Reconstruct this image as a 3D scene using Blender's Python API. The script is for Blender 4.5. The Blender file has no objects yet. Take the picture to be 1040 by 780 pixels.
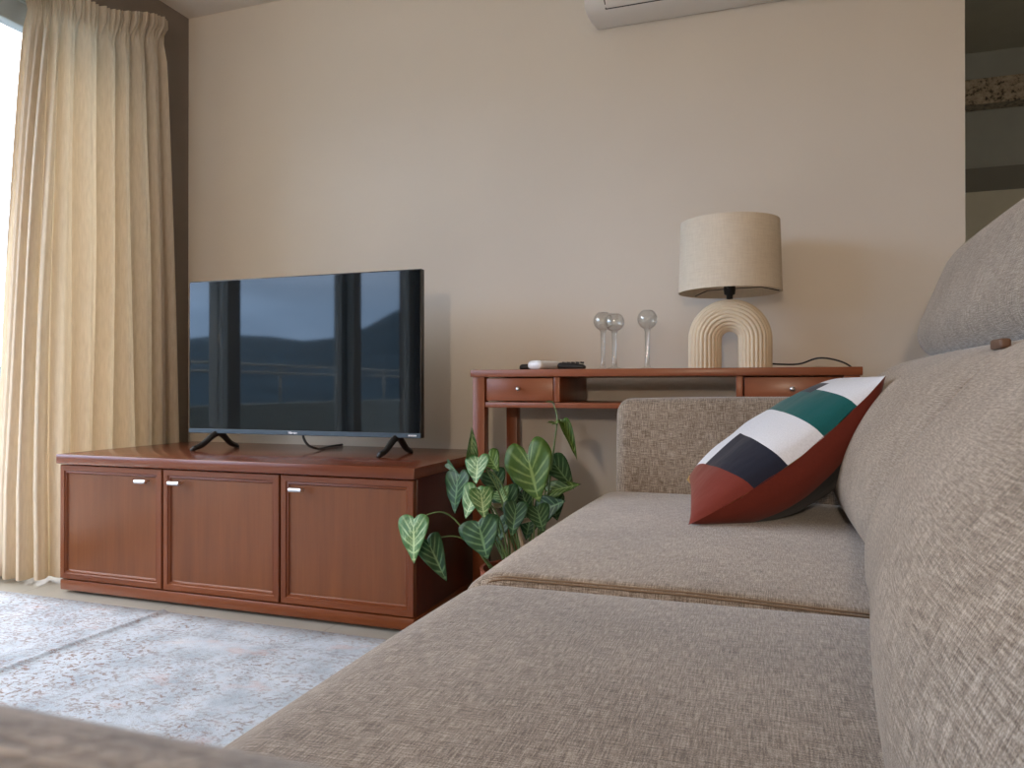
import bpy, bmesh, math, random
from mathutils import Vector, Matrix, noise
random.seed(7)
S = bpy.context.scene
C = S.collection
PI = math.pi
EYE = Vector((0.0, 0.0, 0.70)); YAW = math.radians(19.0); FPX = 750.0
FW = Vector((-math.sin(YAW), math.cos(YAW), 0)); RT = Vector((math.cos(YAW), math.sin(YAW), 0))

def at(px, py, Y):
    """world point seen at a pixel of the 1040x780 frame, on the plane y = Y"""
    d = FW + RT * ((px - 520) / FPX) + Vector((0, 0, 1)) * ((393 - py) / FPX)
    return EYE + d * (Y / d.y)

# ------------------------------------------------------------------ materials
def srgb(r, g, b):
    f = lambda c: (c / 12.92 if c <= .04045 else ((c + .055) / 1.055) ** 2.4)
    return (f(r / 255), f(g / 255), f(b / 255), 1)

class NT:
    def __init__(s, name):
        s.m = bpy.data.materials.new(name); s.m.use_nodes = True
        s.t = s.m.node_tree; s.n = s.t.nodes
        s.b = s.n['Principled BSDF']; s.out = s.n['Material Output']
    def new(s, typ, **kw):
        n = s.n.new(typ)
        for k, v in kw.items():
            if k in n.inputs.keys(): n.inputs[k].default_value = v
            else: setattr(n, k, v)
        return n
    def link(s, a, b): s.t.links.new(a, b)
    def ramp(s, fac, stops):
        r = s.new('ShaderNodeValToRGB')
        e = r.color_ramp.elements
        while len(e) < len(stops): e.new(.5)
        for el, (p, c) in zip(e, stops): el.position = p; el.color = c
        s.link(fac, r.inputs['Fac']); return r.outputs['Color']
    def noise(s, co, scale=(1, 1, 1), sc=1.0, detail=3, rough=.5):
        mp = s.new('ShaderNodeMapping'); mp.inputs['Scale'].default_value = scale
        s.link(co, mp.inputs['Vector'])
        n = s.new('ShaderNodeTexNoise'); n.inputs['Scale'].default_value = sc
        n.inputs['Detail'].default_value = detail; n.inputs['Roughness'].default_value = rough
        s.link(mp.outputs['Vector'], n.inputs['Vector']); return n.outputs['Fac']
    def math(s, op, a, b=None):
        n = s.new('ShaderNodeMath', operation=op)
        for i, v in enumerate((a, b)):
            if v is None: continue
            if isinstance(v, (int, float)): n.inputs[i].default_value = v
            else: s.link(v, n.inputs[i])
        return n.outputs[0]
    def mix(s, fac, a, b, blend='MIX'):
        n = s.new('ShaderNodeMix', data_type='RGBA', blend_type=blend)
        for sock, v in ((n.inputs[0], fac), (n.inputs[6], a), (n.inputs[7], b)):
            if isinstance(v, (int, float)): sock.default_value = v
            elif isinstance(v, tuple): sock.default_value = v
            else: s.link(v, sock)
        return n.outputs[2]
    def bump(s, h, strength=.3, dist=.001):
        n = s.new('ShaderNodeBump'); n.inputs['Strength'].default_value = strength
        n.inputs['Distance'].default_value = dist
        s.link(h, n.inputs['Height']); s.link(n.outputs['Normal'], s.b.inputs['Normal'])
    def co(s, k='Object'):
        return s.new('ShaderNodeTexCoord').outputs[k]
    def set(s, **kw):
        for k, v in kw.items(): s.b.inputs[k.replace('_', ' ')].default_value = v
        return s

def plain(name, col, rough=.5, metal=0, spec=.5, var=0.06, vs=12):
    t = NT(name); co = t.co()
    n = t.noise(co, (1, 1, 1), vs, 4)
    lo = tuple(c * (1 - var) for c in col[:3]) + (1,); hi = tuple(min(1, c * (1 + var)) for c in col[:3]) + (1,)
    t.link(t.ramp(n, [(.3, lo), (.7, hi)]), t.b.inputs['Base Color'])
    t.set(Roughness=rough, Metallic=metal, Specular_IOR_Level=spec); return t.m

def wood(name, lo, hi, axis, rough=.32):
    t = NT(name); co = t.co()
    sc = [22, 22, 22]; sc[axis] = 1.6
    n = t.noise(co, tuple(sc), 1, 6, .6)
    sf = [140, 140, 140]; sf[axis] = 5
    f = t.noise(co, tuple(sf), 1, 3, .6)
    sb = [3, 3, 3]; sb[axis] = .5
    g = t.noise(co, tuple(sb), 1, 2, .5)
    v = t.math('ADD', t.math('MULTIPLY', n, .55), t.math('ADD', t.math('MULTIPLY', f, .2), t.math('MULTIPLY', g, .25)))
    t.link(t.ramp(v, [(.36, lo), (.64, hi)]), t.b.inputs['Base Color'])
    t.set(Roughness=rough, Coat_Weight=.08, Coat_Roughness=.2, Specular_IOR_Level=.38); t.bump(f, .05, .0005); return t.m

def fabric(name, dark, mid, light, rough=.95):
    t = NT(name); uv = t.co('UV')
    a = t.noise(uv, (640, 38, 1), 1, 2, .65)
    b = t.noise(uv, (38, 640, 1), 1, 2, .65)
    c = t.noise(uv, (720, 720, 1), 1, 3, .7)
    d = t.noise(uv, (5, 5, 1), 1, 3, .5)
    v = t.math('ADD', t.math('MULTIPLY', t.math('ADD', a, b), .31), t.math('ADD', t.math('MULTIPLY', c, .38), t.math('MULTIPLY', d, .08)))
    t.link(t.ramp(v, [(.445, dark), (.535, mid), (.635, light)]), t.b.inputs['Base Color'])
    t.set(Roughness=rough, Specular_IOR_Level=.15, Sheen_Weight=.42, Sheen_Roughness=.4)
    t.bump(v, .7, .0018); return t.m

def thin_glass(name, tint=(1, 1, 1, 1), rough=.0, boost=1.0):
    t = NT(name); t.n.remove(t.b)
    tr = t.new('ShaderNodeBsdfTransparent'); tr.inputs[0].default_value = tint
    gl = t.new('ShaderNodeBsdfGlossy'); gl.inputs['Roughness'].default_value = rough
    lw = t.new('ShaderNodeLayerWeight'); lw.inputs['Blend'].default_value = .5
    ms = t.new('ShaderNodeMixShader')
    t.link(t.math('ADD', t.math('MULTIPLY', t.math('POWER', lw.outputs['Facing'], 4.0), .6 * boost), .04 * boost), ms.inputs[0]); t.link(tr.outputs[0], ms.inputs[1]); t.link(gl.outputs[0], ms.inputs[2])
    t.link(ms.outputs[0], t.out.inputs['Surface']); return t.m

M = {}
M['wall'] = plain('wall_paint', (.74, .685, .605, 1), .85, spec=.2, var=.015, vs=3)
M['ceiling'] = plain('ceiling_paint', (.74, .69, .62, 1), .9, spec=.2, var=.015, vs=3)
M['taupe'] = plain('taupe_wall', (.22, .185, .155, 1), .8, spec=.2, var=.03)
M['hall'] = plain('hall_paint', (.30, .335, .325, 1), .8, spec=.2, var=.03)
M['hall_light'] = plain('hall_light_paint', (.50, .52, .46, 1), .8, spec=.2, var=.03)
M['hall_dark'] = plain('hall_dark_tone', (.17, .18, .17, 1), .8, spec=.2, var=.03)
M['white_plastic'] = plain('white_plastic', (.78, .76, .73, 1), .4, var=.01)
M['black_plastic'] = plain('black_plastic', (.012, .012, .013, 1), .4, var=.1)
M['dark_gap'] = plain('dark_gap_plastic', (.03, .028, .026, 1), .6)
M['white_gloss'] = plain('white_gloss_plastic', (.85, .87, .9, 1), .25, var=.01)
M['steel'] = plain('brushed_steel', (.72, .73, .75, 1), .28, metal=1, var=.03)
M['alu'] = plain('door_aluminium', (.42, .46, .45, 1), .45, metal=.0, var=.03)
M['tile_out'] = plain('balcony_tile', (.45, .47, .46, 1), .6)
M['parapet'] = plain('parapet_plaster', (.24, .30, .31, 1), .8)
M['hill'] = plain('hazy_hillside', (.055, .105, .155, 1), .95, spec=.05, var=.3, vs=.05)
M['sea'] = plain('sea_water', (.06, .11, .17, 1), .35, var=.1, vs=.02)
M['terracotta'] = plain('terracotta', (.26, .07, .035, 1), .7, var=.1)
M['soil'] = plain('potting_soil', (.03, .02, .014, 1), .95, var=.5, vs=80)
M['stem'] = plain('green_stem', (.10, .16, .05, 1), .5, var=.2)
M['woody'] = plain('pale_woody_stem', (.38, .30, .20, 1), .8, var=.2, vs=40)
M['ivory'] = plain('ivory_ceramic', (.74, .63, .47, 1), .75, spec=.25, var=.03, vs=30)
M['shade'] = None
M['bulb'] = plain('opal_bulb', (.8, .8, .78, 1), .3, var=.01)
M['logo'] = plain('logo_silver', (.8, .82, .85, 1), .4, var=.01)
M['tab'] = plain('brown_leather', (.13, .065, .035, 1), .6)
M['zip'] = plain('brass_zip', (.4, .25, .1, 1), .4, metal=.8)
WL, WH = (.120, .030, .008, 1), (.190, .054, .016, 1)
M['wood_x'] = wood('cherry_wood_lengthwise', WL, WH, 0)
M['wood_y'] = wood('cherry_wood_crosswise', WL, WH, 1)
M['wood_z'] = wood('cherry_wood_upright', WL, WH, 2)
M['wood_top'] = wood('cherry_wood_top', (.125, .034, .016, 1), (.195, .058, .026, 1), 0, .22)
M['wood_panel'] = wood('cherry_veneer_panel', (.118, .036, .010, 1), (.190, .063, .019, 1), 2)
M['wood_shaded'] = wood('cherry_wood_shaded_side', (.055, .010, .005, 1), (.090, .017, .008, 1), 2)  # darker copy of the cherry wood, the side's shade is in its colour
M['console_x'] = wood('console_wood_lengthwise', (.205, .058, .022, 1), (.30, .090, .036, 1), 0)
M['console_z'] = wood('console_wood_upright', (.205, .058, .022, 1), (.29, .086, .035, 1), 2)
M['sofa'] = fabric('sofa_linen', (.090, .062, .043, 1), (.260, .204, .156, 1), (.55, .465, .38, 1))
M['seam'] = plain('seam_thread', (.24, .16, .10, 1), .9, var=.1)
M['lens_glass'] = thin_glass('clear_glass', (.96, .97, .97, 1), .02, 2.4)
M['pane'] = thin_glass('window_pane', (.965, .965, .965, 1))

def mk_shade():
    t = NT('linen_lampshade'); uv = t.co()
    a = t.noise(uv, (300, 300, 30), 1, 2); b = t.noise(uv, (30, 30, 300), 1, 2)
    v = t.math('MULTIPLY', t.math('ADD', a, b), .5)
    t.link(t.ramp(v, [(.35, (.67, .58, .46, 1)), (.65, (.75, .66, .53, 1))]), t.b.inputs['Base Color'])
    t.set(Roughness=.9, Specular_IOR_Level=.1); t.bump(v, .15, .0006)
    return t.m
M['shade'] = mk_shade()

def mk_curtain():
    t = NT('cream_curtain_cloth'); t.n.remove(t.b)
    uv = t.co()
    n = t.noise(uv, (150, 150, 20), 1, 2)
    col = t.ramp(n, [(.3, (.66, .59, .49, 1)), (.7, (.74, .67, .57, 1))])
    d = t.new('ShaderNodeBsdfDiffuse'); tl = t.new('ShaderNodeBsdfTranslucent')
    t.link(col, d.inputs['Color']); t.link(t.mix(1.0, col, (1, .85, .62, 1), 'MULTIPLY'), tl.inputs['Color'])
    ms = t.new('ShaderNodeMixShader'); ms.inputs[0].default_value = .32
    t.link(d.outputs[0], ms.inputs[1]); t.link(tl.outputs[0], ms.inputs[2]); t.link(ms.outputs[0], t.out.inputs['Surface'])
    return t.m
M['curtain'] = mk_curtain()

def mk_screen():
    t = NT('tv_screen_glass'); co = t.co()
    n = t.noise(co, (1, 1, 1), 4, 2)
    t.link(t.ramp(n, [(.3, (.004, .006, .008, 1)), (.7, (.005, .007, .009, 1))]), t.b.inputs['Base Color'])
    t.set(Roughness=.035, IOR=1.45, Specular_IOR_Level=.42); return t.m
M['screen'] = mk_screen()

def mk_floor():
    t = NT('floor_tiles'); co = t.co()
    br = t.new('ShaderNodeTexBrick'); br.offset = 0
    t.link(co, br.inputs['Vector'])
    for k, v in (('Scale', 1.0), ('Mortar Size', .003), ('Brick Width', .6), ('Row Height', .6)): br.inputs[k].default_value = v
    br.inputs['Color1'].default_value = (.30, .30, .275, 1); br.inputs['Color2'].default_value = (.32, .315, .29, 1); br.inputs['Mortar'].default_value = (.22, .21, .19, 1)
    n = t.noise(co, (1, 1, 1), 5, 5)
    t.link(t.mix(.25, br.outputs['Color'], t.ramp(n, [(.3, (.26, .25, .22, 1)), (.7, (.46, .44, .40, 1))])), t.b.inputs['Base Color'])
    t.set(Roughness=.35); return t.m
M['floor'] = mk_floor()

def mk_rug():
    t = NT('faded_oriental_rug'); co = t.co()
    base = t.ramp(t.noise(co, (1, 1, 1), 7, 5, .65), [(.34, (.30, .37, .46, 1)), (.56, (.45, .53, .63, 1)), (.7, (.54, .59, .66, 1))])
    # ornamental scrolls, worn away in places
    vo = t.new('ShaderNodeTexVoronoi', feature='DISTANCE_TO_EDGE'); vo.inputs['Scale'].default_value = 30
    wn = t.new('ShaderNodeTexNoise'); wn.inputs['Scale'].default_value = 26; wn.inputs['Detail'].default_value = 3
    t.link(co, wn.inputs['Vector'])
    off = t.mix(.075, co, wn.outputs['Color'], 'ADD'); t.link(off, vo.inputs['Vector'])
    lines = t.ramp(vo.outputs['Distance'], [(.07, (1, 1, 1, 1)), (.16, (0, 0, 0, 1))])
    worn = t.ramp(t.noise(co, (1, 1, 1), 2.6, 5, .7), [(.40, (0, 0, 0, 1)), (.58, (1, 1, 1, 1))])
    grain = t.ramp(t.noise(co, (60, 85, 1), 1, 3, .7), [(.47, (0, 0, 0, 1)), (.55, (1, 1, 1, 1))])
    f1 = t.math('MULTIPLY', t.math('MULTIPLY', lines, worn), grain)
    c1 = t.mix(t.math('MULTIPLY', f1, .9), base, (.20, .13, .11, 1))
    sp = t.ramp(t.noise(co, (60, 110, 1), 1, 3, .7), [(.54, (0, 0, 0, 1)), (.60, (1, 1, 1, 1))])
    w2 = t.ramp(t.noise(co, (1, 1, 1), 2.1, 3, .6), [(.42, (0, 0, 0, 1)), (.62, (1, 1, 1, 1))])
    c2 = t.mix(t.math('MULTIPLY', t.math('MULTIPLY', sp, w2), .85), c1, (.23, .16, .14, 1))
    pk = t.ramp(t.noise(co, (5, 9, 1), 1, 4, .6), [(.60, (0, 0, 0, 1)), (.68, (1, 1, 1, 1))])
    c3 = t.mix(t.math('MULTIPLY', pk, .3), c2, (.55, .34, .31, 1))
    # border bands along the short and long edges
    sx = t.new('ShaderNodeSeparateXYZ'); t.link(co, sx.inputs[0])
    band = t.ramp(t.math('ABSOLUTE', t.math('SUBTRACT', sx.outputs[1], 1.66)), [(.010, (1, 1, 1, 1)), (.022, (0, 0, 0, 1))])
    band2 = t.ramp(t.math('ABSOLUTE', t.math('SUBTRACT', sx.outputs[1], 1.50)), [(.006, (1, 1, 1, 1)), (.014, (0, 0, 0, 1))])
    bb = t.math('MULTIPLY', t.math('MAXIMUM', band, band2), t.math('MULTIPLY', grain, .55))
    c4 = t.mix(bb, c3, (.25, .25, .30, 1))
    t.link(c4, t.b.inputs['Base Color'])
    t.set(Roughness=.95, Specular_IOR_Level=.1, Sheen_Weight=.15)
    t.bump(t.noise(co, (300, 300, 1), 1, 2), .5, .003); return t.m
M['rug'] = mk_rug()

def mk_granite():
    t = NT('speckled_granite'); co = t.co()
    a = t.ramp(t.noise(co, (1, 1, 1), 45, 4, .7), [(.38, (.03, .028, .025, 1)), (.47, (.30, .26, .20, 1)), (.62, (.42, .37, .29, 1))])
    t.link(a, t.b.inputs['Base Color']); t.set(Roughness=.3); return t.m
M['granite'] = mk_granite()

def mk_leaf(name, deep, pale, amt):
    t = NT(name); uv = t.co('UV')
    sx = t.new('ShaderNodeSeparateXYZ'); t.link(uv, sx.inputs[0])
    u, v = sx.outputs[0], sx.outputs[1]
    n = t.noise(uv, (6, 6, 1), 1, 3, .6)
    k = t.math('FRACT', t.math('ADD', t.math('MULTIPLY', u, 7.0), t.math('MULTIPLY', n, .25)))
    d = t.math('ABSOLUTE', t.math('SUBTRACT', k, .5))
    vein = t.ramp(d, [(.04, (1, 1, 1, 1)), (.22, (0, 0, 0, 1))])
    fade = t.ramp(v, [(.55, (1, 1, 1, 1)), (.97, (.15, .15, .15, 1))])
    mid = t.ramp(v, [(.03, (1, 1, 1, 1)), (.10, (0, 0, 0, 1))])
    blot = t.ramp(t.math('ADD', n, t.math('MULTIPLY', v, -.12)), [(.42, (0, 0, 0, 1)), (.62, (1, 1, 1, 1))])
    f = t.math('MAXIMUM', mid, t.math('MAXIMUM', t.math('MULTIPLY', t.math('MULTIPLY', vein, fade), .75), t.math('MULTIPLY', t.math('MULTIPLY', blot, fade), amt)))
    t.link(t.mix(f, deep, pale), t.b.inputs['Base Color'])
    t.set(Roughness=.42, Specular_IOR_Level=.26)
    return t.m
M['leaf_dark'] = mk_leaf('dark_green_leaf', (.012, .046, .014, 1), (.11, .20, .085, 1), .08)
M['leaf_mid'] = mk_leaf('mid_green_leaf', (.040, .090, .010, 1), (.20, .29, .085, 1), .15)
M['leaf_pale'] = mk_leaf('pale_green_leaf', (.050, .130, .035, 1), (.40, .52, .26, 1), .60)

RUST, NAVY, WHITE, TEAL, BLACK, MUST = (.185, .030, .018, 1), (.014, .015, .028, 1), (.74, .74, .77, 1), (.006, .098, .095, 1), (.008, .008, .010, 1), (.42, .25, .05, 1)
def patchwork(name, front):
    t = NT(name); uv = t.co('UV')
    sx = t.new('ShaderNodeSeparateXYZ'); t.link(uv, sx.inputs[0]); u, v = sx.outputs[0], sx.outputs[1]
    u2 = t.math('ADD', u, t.math('MULTIPLY', v, .15))
    gt = lambda a, c: t.math('GREATER_THAN', a, c)
    lt = lambda a, c: t.math('LESS_THAN', a, c)
    AND = lambda a, c: t.math('MULTIPLY', a, c)
    if front:
        c = t.mix(gt(u2, .47), NAVY, WHITE)
        c = t.mix(AND(lt(u2, .47), gt(v, .44)), c, WHITE)
        c = t.mix(AND(gt(u2, .63), lt(u2, .805)), c, TEAL)
        c = t.mix(AND(AND(gt(u2, .775), lt(u2, .875)), gt(v, .37)), c, NAVY)
        lim = t.math('ADD', .03, t.math('MULTIPLY', .295, t.math('SUBTRACT', 1.0, v)))
        c = t.mix(lt(u, lim), c, RUST)
        c = t.mix(AND(lt(u, .035), gt(v, .78)), c, MUST)
    else:
        lim = t.math('SUBTRACT', .205, t.math('MULTIPLY', u, .15))
        c = t.mix(gt(v, lim), RUST, BLACK)
        c = t.mix(lt(u, .24), c, RUST)
        c = t.mix(gt(v, .62), c, MUST)
    w = t.noise(uv, (150, 150, 1), 1, 2)
    c = t.mix(1.0, c, t.ramp(w, [(.3, (.88, .88, .88, 1)), (.7, (1, 1, 1, 1))]), 'MULTIPLY')
    t.link(c, t.b.inputs['Base Color'])
    t.set(Roughness=.85, Specular_IOR_Level=.2, Sheen_Weight=.15)
    t.bump(t.noise(uv, (3.0, 5.0, 1), 1, 3), .5, .012); return t.m
M['patch_front'] = patchwork('patchwork_face', True); M['patch_back'] = patchwork('patchwork_underside', False)

# ------------------------------------------------------------------ builders
def obj(name, bm, mats, parent=None, smooth=True, loc=None):
    me = bpy.data.meshes.new(name)
    bm.normal_update(); bm.to_mesh(me); bm.free()
    if not isinstance(mats, (list, tuple)): mats = [mats]
    for m in mats: me.materials.append(m)
    if smooth:
        me.polygons.foreach_set('use_smooth', [True] * len(me.polygons))
    o = bpy.data.objects.new(name, me); C.objects.link(o)
    if parent is not None:
        o.parent = parent
        if loc is None: loc = -Vector(parent.get('_w', (0, 0, 0))) if False else None
    if loc is not None: o.location = loc
    return o

WORLD = {}
def thing(name, label, cat, loc=(0, 0, 0), group=None):
    o = bpy.data.objects.new(name, None); C.objects.link(o); o.location = loc
    o.empty_display_size = .1
    o['label'] = label; o['category'] = cat
    if group: o['group'] = group
    return o

def tag(o, label, cat, group=None):
    o['label'] = label; o['category'] = cat
    if group: o['group'] = group
    return o

def struct(name, bm, m, smooth=False, label=None):
    o = obj(name, bm, m, None, smooth); o['kind'] = 'structure'
    o['label'] = label or ('the ' + name.replace('_', ' ') + ' of the living room'); o['category'] = name.split('_')[0]
    return o

def shift(bm, v):
    bmesh.ops.translate(bm, verts=bm.verts, vec=Vector(v)); return bm

def box(bm, x0, x1, y0, y1, z0, z1, bev=0, seg=2):
    r = bmesh.ops.create_cube(bm, size=1)
    vs = r['verts']
    for v in vs:
        v.co = Vector((x0 + (v.co.x + .5) * (x1 - x0), y0 + (v.co.y + .5) * (y1 - y0), z0 + (v.co.z + .5) * (z1 - z0)))
    if bev > 0:
        es = list({e for v in vs for e in v.link_edges})
        bmesh.ops.bevel(bm, geom=es, offset=bev, segments=seg, profile=.5, affect='EDGES')
    return bm

def B(): return bmesh.new()

def tube(bm, pts, rad, n=10, closed_ends=True):
    pts = [Vector(p) for p in pts]
    rad = rad if isinstance(rad, (list, tuple)) else [rad] * len(pts)
    rings = []; up = Vector((0, 0, 1)); prev = None
    for i, p in enumerate(pts):
        t = (pts[min(i + 1, len(pts) - 1)] - pts[max(i - 1, 0)]).normalized()
        if prev is None:
            a = up if abs(t.dot(up)) < .9 else Vector((1, 0, 0))
            nx = t.cross(a).normalized()
        else:
            nx = (prev - t * prev.dot(t)).normalized()
        prev = nx; ny = t.cross(nx)
        rings.append([bm.verts.new(p + (nx * math.cos(2 * PI * k / n) + ny * math.sin(2 * PI * k / n)) * rad[i]) for k in range(n)])
    for a, b in zip(rings, rings[1:]):
        for k in range(n):
            bm.faces.new((a[k], a[(k + 1) % n], b[(k + 1) % n], b[k]))
    if closed_ends:
        bm.faces.new(list(reversed(rings[0]))); bm.faces.new(rings[-1])
    return bm

def spline(ctrl, n=8):
    P = [Vector(p) for p in ctrl]; P = [P[0] * 2 - P[1]] + P + [P[-1] * 2 - P[-2]]
    out = []
    for i in range(1, len(P) - 2):
        for k in range(n):
            t = k / n
            a, b, c, d = P[i - 1], P[i], P[i + 1], P[i + 2]
            out.append(.5 * ((2 * b) + (c - a) * t + (2 * a - 5 * b + 4 * c - d) * t * t + (-a + 3 * b - 3 * c + d) * t ** 3))
    out.append(P[-2]); return out

def lathe(bm, prof, n=32, c=(0, 0, 0)):
    rings = []
    for r, z in prof:
        if r < 1e-5: rings.append([bm.verts.new((c[0], c[1], c[2] + z))])
        else: rings.append([bm.verts.new((c[0] + r * math.cos(2 * PI * k / n), c[1] + r * math.sin(2 * PI * k / n), c[2] + z)) for k in range(n)])
    for a, b in zip(rings, rings[1:]):
        for k in range(n):
            A = [a[0]] if len(a) == 1 else [a[k], a[(k + 1) % n]]
            D = [b[0]] if len(b) == 1 else [b[(k + 1) % n], b[k]]
            if len(A) + len(D) > 2: bm.faces.new(A + D)
    return bm

def auto(o, ang=40):
    me = o.data
    bm = bmesh.new(); bm.from_mesh(me)
    for e in bm.edges:
        if len(e.link_faces) == 2 and e.calc_face_angle(0) > math.radians(ang): e.smooth = False
    bm.to_mesh(me); bm.free(); return o

def box_uv(bm):
    uv = bm.loops.layers.uv.new('uv')
    for f in bm.faces:
        n = f.normal; a = max(range(3), key=lambda i: abs(n[i]))
        for l in f.loops:
            p = l.vert.co
            l[uv].uv = ((p.y, p.z), (p.x, p.z), (p.x, p.y))[a]

def soft_box(x0, x1, y0, y1, z0, z1, r, puff=(0, 0, 0), warp=None, nm=18, ne=6, flat_bottom=False):
    """rounded, puffed cushion"""
    c = Vector(((x0 + x1) / 2, (y0 + y1) / 2, (z0 + z1) / 2)); h = Vector(((x1 - x0) / 2, (y1 - y0) / 2, (z1 - z0) / 2))
    rr = r if isinstance(r, (tuple, list)) else (r, r, r)
    rr = [min(rr[i], h[i] * .98) for i in range(3)]
    def coords(i):
        a = [-h[i] + rr[i] * k / ne for k in range(ne)]
        b = [-(h[i] - rr[i]) + 2 * (h[i] - rr[i]) * k / nm for k in range(nm + 1)]
        d = [h[i] - rr[i] + rr[i] * k / ne for k in range(1, ne + 1)]
        return a + b + d
    co = [coords(i) for i in range(3)]
    bm = bmesh.new(); cache = {}
    N = nm + 2 * ne
    def V(i, j, k):
        key = (i, j, k)
        if key in cache: return cache[key]
        p = Vector((co[0][i], co[1][j], co[2][k])); q = Vector(p); s = Vector()
        for a in range(3):
            lim = h[a] - rr[a]; q[a] = max(-lim, min(lim, p[a])); s[a] = (p[a] - q[a]) / rr[a]
        L = s.length
        if L > 1e-9: s /= L
        o = Vector((q[a] + s[a] * rr[a] for a in range(3)))
        u = [max(-1, min(1, o[a] / h[a])) for a in range(3)]
        g = [(1 - abs(t) ** 2.4) for t in u]
        o.x += puff[0] * u[0] * g[1] * g[2]; o.y += puff[1] * u[1] * g[0] * g[2]
        if not (flat_bottom and u[2] < 0): o.z += puff[2] * u[2] * g[0] * g[1]
        o += c
        if warp: o = warp(o, u)
        v = bm.verts.new(o); cache[key] = v; return v
    for ax in range(3):
        a1, a2 = [(1, 2), (2, 0), (0, 1)][ax]
        for side in (0, N):
            for i in range(N):
                for j in range(N):
                    idx = []
                    for di, dj in ((0, 0), (1, 0), (1, 1), (0, 1)):
                        t = [0, 0, 0]; t[ax] = side; t[a1] = i + di; t[a2] = j + dj; idx.append(V(*t))
                    if side == 0: idx.reverse()
                    bm.faces.new(idx)
    bm.normal_update(); box_uv(bm)
    return bm

def lerp_tab(tab, z):
    if z <= tab[0][0]: return tab[0][1]
    for (a, va), (b, vb) in zip(tab, tab[1:]):
        if z <= b:
            t = (z - a) / (b - a); t = t * t * (3 - 2 * t) if False else t
            return va + (vb - va) * t
    return tab[-1][1]

# ------------------------------------------------------------------ room shell
WY = 2.70; XL = -2.49; CZ = 2.38; XE = .602
b = B(); box(b, -4.3, 3.4, -3.3, 4.5, -.12, 0)
bmesh.ops.delete(b, geom=[], context='FACES') if False else None
b.free(); b = B(); box(b, -2.82, 3.4, -3.3, 4.5, -.12, 0); struct('floor', b, M['floor'], label='grey tiled floor of the living room')
b = B(); box(b, -2.82, 3.4, -3.3, 4.5, CZ, CZ + .12); struct('ceiling', b, M['ceiling'], label='plain pale ceiling of the living room')
b = B(); box(b, -2.82, XE, WY, WY + .14, 0, CZ); struct('wall_back', b, M['wall'], label='plain beige wall behind the television and console')
# left wall with the opening for the sliding door (y -1.0 .. 2.36)
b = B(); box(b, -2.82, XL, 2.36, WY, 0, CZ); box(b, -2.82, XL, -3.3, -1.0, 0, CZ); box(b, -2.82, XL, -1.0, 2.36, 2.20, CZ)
struct('wall_left', b, M['taupe'], label='dark taupe wall strip around the balcony door')  # left wall set in a darker tone than the other walls
b = B(); box(b, 3.28, 3.4, -3.3, 4.5, 0, CZ); struct('wall_right', b, M['wall'], label='wall behind the sofa')
b = B(); box(b, -2.82, 3.4, -3.42, -3.3, 0, CZ); struct('wall_front', b, M['wall'], label='wall behind the viewer')
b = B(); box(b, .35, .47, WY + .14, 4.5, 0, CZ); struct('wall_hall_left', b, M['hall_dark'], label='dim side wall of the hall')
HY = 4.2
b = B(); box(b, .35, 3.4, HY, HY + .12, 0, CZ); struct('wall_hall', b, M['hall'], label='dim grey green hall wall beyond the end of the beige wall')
b = B(); box(b, .47, 3.28, HY - .05, HY - .002, 0, 1.655, .004); struct('trim_1', b, M['hall_light'], label='lighter lower panel on the hall wall')
b = B(); box(b, .47, 3.28, HY - .03, HY - .002, 1.657, 1.775); struct('trim_shadow', b, M['hall_dark'], label='shadow of the granite ledge coloured as a dark band above the lighter hall panel')  # shade below the granite ledge, set as a dark strip
b = B(); box(b, .47, 3.28, HY - .10, HY - .002, 2.065, 2.19, .004); struct('trim_3', b, M['granite'], label='speckled granite ledge across the hall wall')
b = B(); box(b, .605, 3.28, WY, HY, 2.355, 2.379); struct('ceiling_hall', b, M['hall_light'], label='grey green panel added under the hall ceiling')  # panel added to give the ceiling here its own tone
# balcony door: frame, stiles, panes
def win(n, y0, y1, sx):
    st = .10
    b = B()
    box(b, sx - .03, sx + .03, y0, y0 + st, .02, 2.16, .004); box(b, sx - .03, sx + .03, y1 - st, y1, .02, 2.16, .004)
    box(b, sx - .03, sx + .03, y0 + st, y1 - st, .02, .10, .004); box(b, sx - .03, sx + .03, y0 + st, y1 - st, 2.07, 2.16, .004)
    f = struct('door_%d' % n, b, M['alu'], label='grey framed sliding glass balcony door')
    g = B(); box(g, sx - .004, sx + .004, y0 + st, y1 - st, .10, 2.07); p = obj('glass_pane', g, M['pane'], f, False)
win(1, 1.10, 2.35, -2.70); win(2, -.10, 1.20, -2.765); win(3, -.98, -.05, -2.70)
b = B(); box(b, -2.82, -2.66, -1.0, 2.36, 2.16, 2.20); box(b, -2.82, -2.66, -1.0, 2.36, 0, .02)
struct('trim_4', b, M['alu'], label='track of the sliding balcony door')
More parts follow.
